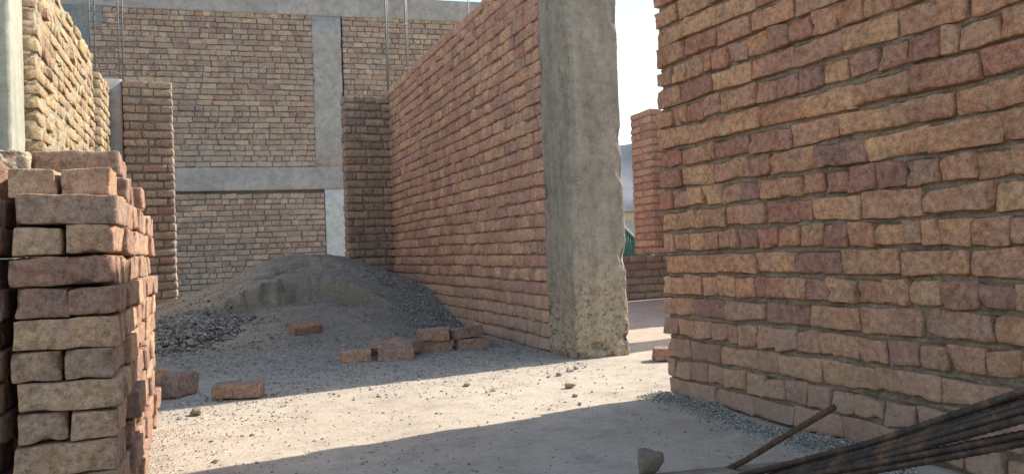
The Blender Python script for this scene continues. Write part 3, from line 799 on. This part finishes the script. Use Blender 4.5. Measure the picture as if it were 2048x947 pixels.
# bricks lying about
LB = 'loose bricks lying on the ground'
hz = lambda x, y: float(total_h(np.array([x]), np.array([y]))[0])
brick(0.585, 5.22, hz(0.585, 5.22)+0.034, 0.30, 0.30, -0.10, 'single brick lying tilted on the front slope of the sand heap', LB)
brick(0.10, 3.31, 0.031, -0.33, 0.0, 0.0, 'brick lying flat beside the sunlit strip, near the stack', LB)
brick(-0.125, 3.50, 0.0505, 0.9, T90, 0.0, 'brick on its edge, turned end on, just right of the stack', LB, sc=(0.8, 1, 1.1))
brick(-0.26, 3.46, 0.031, 0.5, 0, 0, 'lower of two bricks piled just behind the stack corner', LB)
brick(-0.265, 3.47, 0.094, 0.35, 0, 0, 'upper reddish brick of two piled just behind the stack corner', LB)
brick(0.70, 4.08, 0.030, -0.1, 0, 0, 'greyish dusty brick at the left end of the loose brick cluster', LB, sc=(0.85, 1, 1))
brick(0.905, 4.02, 0.030, -0.30, 0, 0, 'flat brick in the front of the loose cluster, second from the left', LB)
brick(1.005, 4.125, 0.052, 1.0, 0, 0.10, 'brick pointing at the viewer, leaning in the front of the cluster', LB)
brick(0.885, 4.135, 0.055, -0.32, 0.5, 0, 'brick tilted on the back of the front flat one in the cluster', LB)
brick(1.18, 4.26, 0.030, -0.18, 0, 0, 'left brick of the lower pair in the right half of the cluster', LB)
brick(1.385, 4.20, 0.030, -0.05, 0, 0, 'right brick of the lower pair in the right half of the cluster', LB)
brick(1.165, 4.24, 0.089, -0.28, 0, 0, 'left brick lying on top of the lower pair in the cluster', LB)
brick(1.36, 4.24, 0.094, 0.25, -0.06, -0.08, 'right brick lying tipped on the lower pair in the cluster', LB)
brick(1.215, 4.38, 0.075, -0.2, 0.2, 0, 'brick behind the top pair of the cluster, only its upper edge showing', LB)
brick(2.06, 3.19, 0.030, -0.42, 0, 0, 'single brick in the sun beside the end of the right wall', LB)

# ------------------------------------------------------------------ plank and bars in the foreground
def wood_mat():
    s = NT('weathered_timber', 0.85, 0.2)
    mp = s.n('ShaderNodeMapping'); mp.inputs['Scale'].default_value = (1.2, 26, 26); s.l(s.coord(), mp.inputs[0])
    n1 = s.noise(3, 8, 0.7, mp.outputs[0], 0.5); n2 = s.noise(7, 6, 0.7)
    c = s.ramp(n1, [(0.3, (0.11, 0.08, 0.055)), (0.5, (0.23, 0.18, 0.135)), (0.7, (0.40, 0.35, 0.28))])
    c = s.mix(s.ramp(n2, [(0.45, 0.0), (0.62, 0.7)]), c, (0.38, 0.32, 0.25))
    s.color(c); s.bump(n1, 0.003); return s.m
M_wood = wood_mat()
def board(name, x0, x1, w_, h_, loc, ang, label, seed, cat='plank'):
    T, F = box_template(60, 6, 3, 0.08)
    q = T*np.array([(x1-x0)/2, w_/2, h_/2]); q[:, 0] += (x0+x1)/2
    q = q+0.0016*vnoise(q*np.array([0.3, 4, 4]), 12, seed, 2)[:, None]*T
    q[:, 2] += 0.004*np.sin(q[:, 0]*3.1)
    o = mesh_obj(name, q, F, M_wood); o.location = loc; o.rotation_euler = (0, 0, ang); tag(o, label, cat); return o
PA = math.atan2(-0.151, 0.81)
board('timber_plank', 0.0, 0.86, 0.055, 0.024, (0.60+0.028*math.sin(PA), 1.630-0.028, 0.014), PA, 'thin weathered timber plank lying across the bottom of the picture', 3)
M_bar = NT('rusty_steel', 0.55, 0.45); M_bar.b.inputs['Metallic'].default_value = 0.55
_c = M_bar.ramp(M_bar.noise(22, 7, 0.75), [(0.38, (0.035, 0.030, 0.028)), (0.52, (0.08, 0.058, 0.046)), (0.64, (0.19, 0.105, 0.062))]); M_bar.color(_c)
M_bar.bump(M_bar.noise(300, 3, 0.6), 0.001); M_bar = M_bar.m
M_rust = NT('rust_brown_steel', 0.75, 0.3); M_rust.b.inputs['Metallic'].default_value = 0.3
_c = M_rust.ramp(M_rust.noise(60, 6, 0.7), [(0.35, (0.07, 0.045, 0.035)), (0.65, (0.15, 0.09, 0.06))]); M_rust.color(_c); M_rust = M_rust.m
M_greybar = NT('grey_steel', 0.6, 0.4); M_greybar.b.inputs['Metallic'].default_value = 0.5
M_greybar.color((0.20, 0.19, 0.18)); M_greybar = M_greybar.m
def ext(a, b, t): return tuple(np.array(a)+(np.array(b)-np.array(a))*t)
starts = [(1.100, 1.330, 0.088), (1.085, 1.318, 0.083), (1.080, 1.300, 0.078), (1.075, 1.288, 0.073), (1.06, 1.300, 0.066), (1.07, 1.272, 0.064), (1.09, 1.345, 0.070)]
ends = [(1.175, 0.834, 0.322), (1.172, 0.834, 0.304), (1.170, 0.834, 0.290), (1.160, 0.832, 0.277), (1.168, 0.835, 0.250), (1.172, 0.836, 0.237), (1.178, 0.838, 0.298)]
words = ['uppermost', 'second highest', 'third highest', 'fourth highest', 'lower dark bar, upper of the last two', 'lowest', 'hindmost']
for i_, (a, b) in enumerate(zip(starts, ends)):
    p0 = ext(a, b, -0.16); p1 = ext(a, b, 1.5)
    p0 = (p0[0]-0.01, p0[1]-0.02, 0.036+0.002*i_); mid = ext(p0, p1, 0.45); mid = (mid[0]+0.006*math.sin(i_*2.3), mid[1], mid[2]-0.006-0.006*abs(math.sin(i_*1.7)))
    pts = [tuple((1-t)**2*np.array(p0)+2*t*(1-t)*np.array(mid)+t*t*np.array(p1)) for t in np.linspace(0, 1, 9)]
    o = tube('rebar', pts, 0.0062, M_bar, sides=10, ribs=0.006)
    tag(o, f'dark steel bar of the foreground bundle, {words[i_]}' if i_ not in (4,) else 'dark steel bar of the foreground bundle, upper of its two low bars', 'steel bar', 'steel bars bundled in the foreground')
o = tube('rebar', [(1.115, 1.55, 0.010), (1.135, 1.475, 0.056), (1.175, 1.37, 0.135), (1.211, 1.271, 0.207)], 0.0062, M_rust, sides=10, ribs=0.006)
tag(o, 'single rusty steel bar sticking up alone in front of the right wall', 'steel bar')

# ------------------------------------------------------------------ rebar cages
def cage(xa, xb, ya, yb, z0, z1, bars, seed, label, step=0.21):
    rr = random.Random(seed)
    t = empty('rebar_cage', ((xa+xb)/2, (ya+yb)/2, z0)); tag(t, label, 'rebar cage')
    cx, cy = (xa+xb)/2, (ya+yb)/2
    for (bx, by) in bars:
        lx = rr.gauss(0, 0.006)
        tube('bar', [(bx-cx, by-cy, 0), (bx-cx+lx, by-cy, (z1-z0)*0.5), (bx-cx+lx*0.3, by-cy+rr.gauss(0, 0.004), z1-z0)], 0.008, M_greybar, t, sides=6)
    z = 0.12
    while z < z1-z0:
        d = [rr.gauss(0, 0.010) for _ in range(4)]; e = 0.010
        pts = [(xa-cx-e, ya-cy-e, z+d[0]), (xb-cx+e, ya-cy-e, z+d[1]), (xb-cx+e, yb-cy+e, z+d[2]), (xa-cx-e, yb-cy+e, z+d[3]), (xa-cx-e, ya-cy-e, z+d[0]+0.005)]
        tube('tie', pts, 0.0032, M_greybar, t, sides=5)
        z += step*rr.choice((0.45, 1.0, 1.1))
    return t
cage(-0.912, -0.690, 7.655, 7.775, 2.12, 3.7, [(-0.912, 7.655), (-0.895, 7.775), (-0.690, 7.655), (-0.672, 7.775)], 5,
     'upright cage of four steel bars with ties above the narrow concrete column at left')
cage(1.745, 1.965, 7.70, 7.80, 2.13, 3.8, [(1.732, 7.70), (1.755, 7.75), (1.768, 7.80), (1.945, 7.70), (1.963, 7.75), (1.980, 7.80)], 6,
     'upright cage of six steel bars rising behind the dark pier and the rose wall', 0.42)
o = tube('rebar', [(2.62, 7.75, 0), (2.63, 7.75, 2.2), (2.645, 7.76, 3.4)], 0.006, M_greybar, sides=6); tag(o, 'lone thin steel bar showing above the top of the rose brick wall', 'steel bar')

# ------------------------------------------------------------------ far away through the gap
M_green = NT('green_sheet', 0.5, 0.4); M_green.color((0.03, 0.085, 0.065)); M_green = M_green.m
M_white = NT('pale_paint', 0.7, 0.3); M_white.color((0.62, 0.60, 0.55)); M_white = M_white.m
t = empty('sheet_metal_gate', (6.9, 12.5, 0)); tag(t, 'dark green corrugated gate with a pale sloping top rail seen through the gap', 'gate')
nn = 140; V = []; F = []
for i in range(nn+1):
    u = i/nn*1.3; yy = 0.014*math.sin(u*2*math.pi/0.045); top = 1.10-u*0.95 if u < 0.9 else 0.25
    V += [(u, yy, 0.02), (u, yy, top), (u, yy+0.004, top), (u, yy+0.004, 0.02)]
for i in range(nn):
    for j in range(4):
        a = i*4+j; b = i*4+(j+1) % 4; F.append((a, a+4, b+4, b))
mesh_obj('sheet', V, F, M_green, t)
tube('rail', [(-0.02, -0.025, 1.125), (0.9, -0.025, 0.27), (1.32, -0.025, 0.27)], 0.016, M_white, t, sides=8)
tube('post', [(-0.03, 0, 0), (-0.03, 0, 1.14)], 0.022, M_green, t); tube('post', [(1.33, 0, 0), (1.33, 0, 0.29)], 0.022, M_green, t)
M_mud = concrete_material('mud_wall', (0.42, 0.35, 0.26), (0.47, 0.40, 0.31), streak=False)
M_win = NT('window_dark', 0.2, 0.5); M_win.color((0.03, 0.035, 0.04)); M_win = M_win.m
def house(loc, ang, sx, sy, sz, label, seed):
    t = empty('flat_roof_house', loc); t.rotation_euler = (0, 0, ang); tag(t, label, 'house')
    rough_box('wall', (sx, sy, sz), M_mud, t, res=0.5, amp=0.01, chip=0, seed=seed)
    rough_box('roof', (sx+0.5, sy+0.5, 0.22), M_conc, t, res=0.5, amp=0.01, chip=0, seed=seed+1, loc=(0, 0, sz))
    for i in range(int(sx//2.2)):
        xx = -sx/2+1.3+i*2.2
        w_ = rough_box('window', (0.9, 0.06, 1.1), M_white, t, res=0.3, amp=0, chip=0, seed=1, loc=(xx, -sy/2-0.03, 1.1))
        rough_box('pane', (0.74, 0.02, 0.94), M_win, w_, res=0.3, amp=0, chip=0, seed=1, loc=(0, -0.04, 0.08))
house((33, 55, 0), -0.4, 11, 7, 3.1, 'pale mud walled flat roofed house far off in the gap', 5)
house((52, 74, 0), -0.5, 12, 8, 6.0, 'taller mud walled flat roofed house farther back in the gap', 9)
lwf = rough_box('earth_wall', (14, 0.4, 1.5), M_mud, res=0.25, amp=0.02, chip=0.03, seed=15, loc=(17.5, 25.5, 0), ang=-0.45)
tag(lwf, 'long low earth wall between the green gate and the far houses', 'wall')
# mountains
nA, nR = 220, 14
V = []; F = []
for i in range(nA+1):
    az = R(-70+190*i/nA)
    pk = 0.105+0.035*math.sin(az*3+1.15)+0.02*math.sin(az*9+2)+0.008*math.sin(az*27)
    for j in range(nR+1):
        f = j/nR; d = 3200-900*(1-f)
        h = pk*3200*(f**1.3)
        V.append((d*math.sin(az), d*math.cos(az), h))
V = np.array(V)
gi = fbm(V[:, 0], V[:, 1], 0.004, 61, 4, 0.55); V[:, 2] += gi*70*np.clip(V[:, 2]/120, 0, 1); V[:, 2] -= 4
for i in range(nA):
    for j in range(nR):
        a = i*(nR+1)+j; F.append((a, a+nR+1, a+nR+2, a+1))
M_mt = NT('mountain_rock_hazed', 0.95, 0.1)
M_mt.color(M_mt.ramp(M_mt.noise(0.004, 6, 0.6), [(0.35, (0.17, 0.175, 0.19)), (0.65, (0.24, 0.24, 0.25))])); M_mt = M_mt.m  # bluish distance haze is put into the rock colour
mt = mesh_obj('mountains', V, F, M_mt); tag(mt, kind='structure')
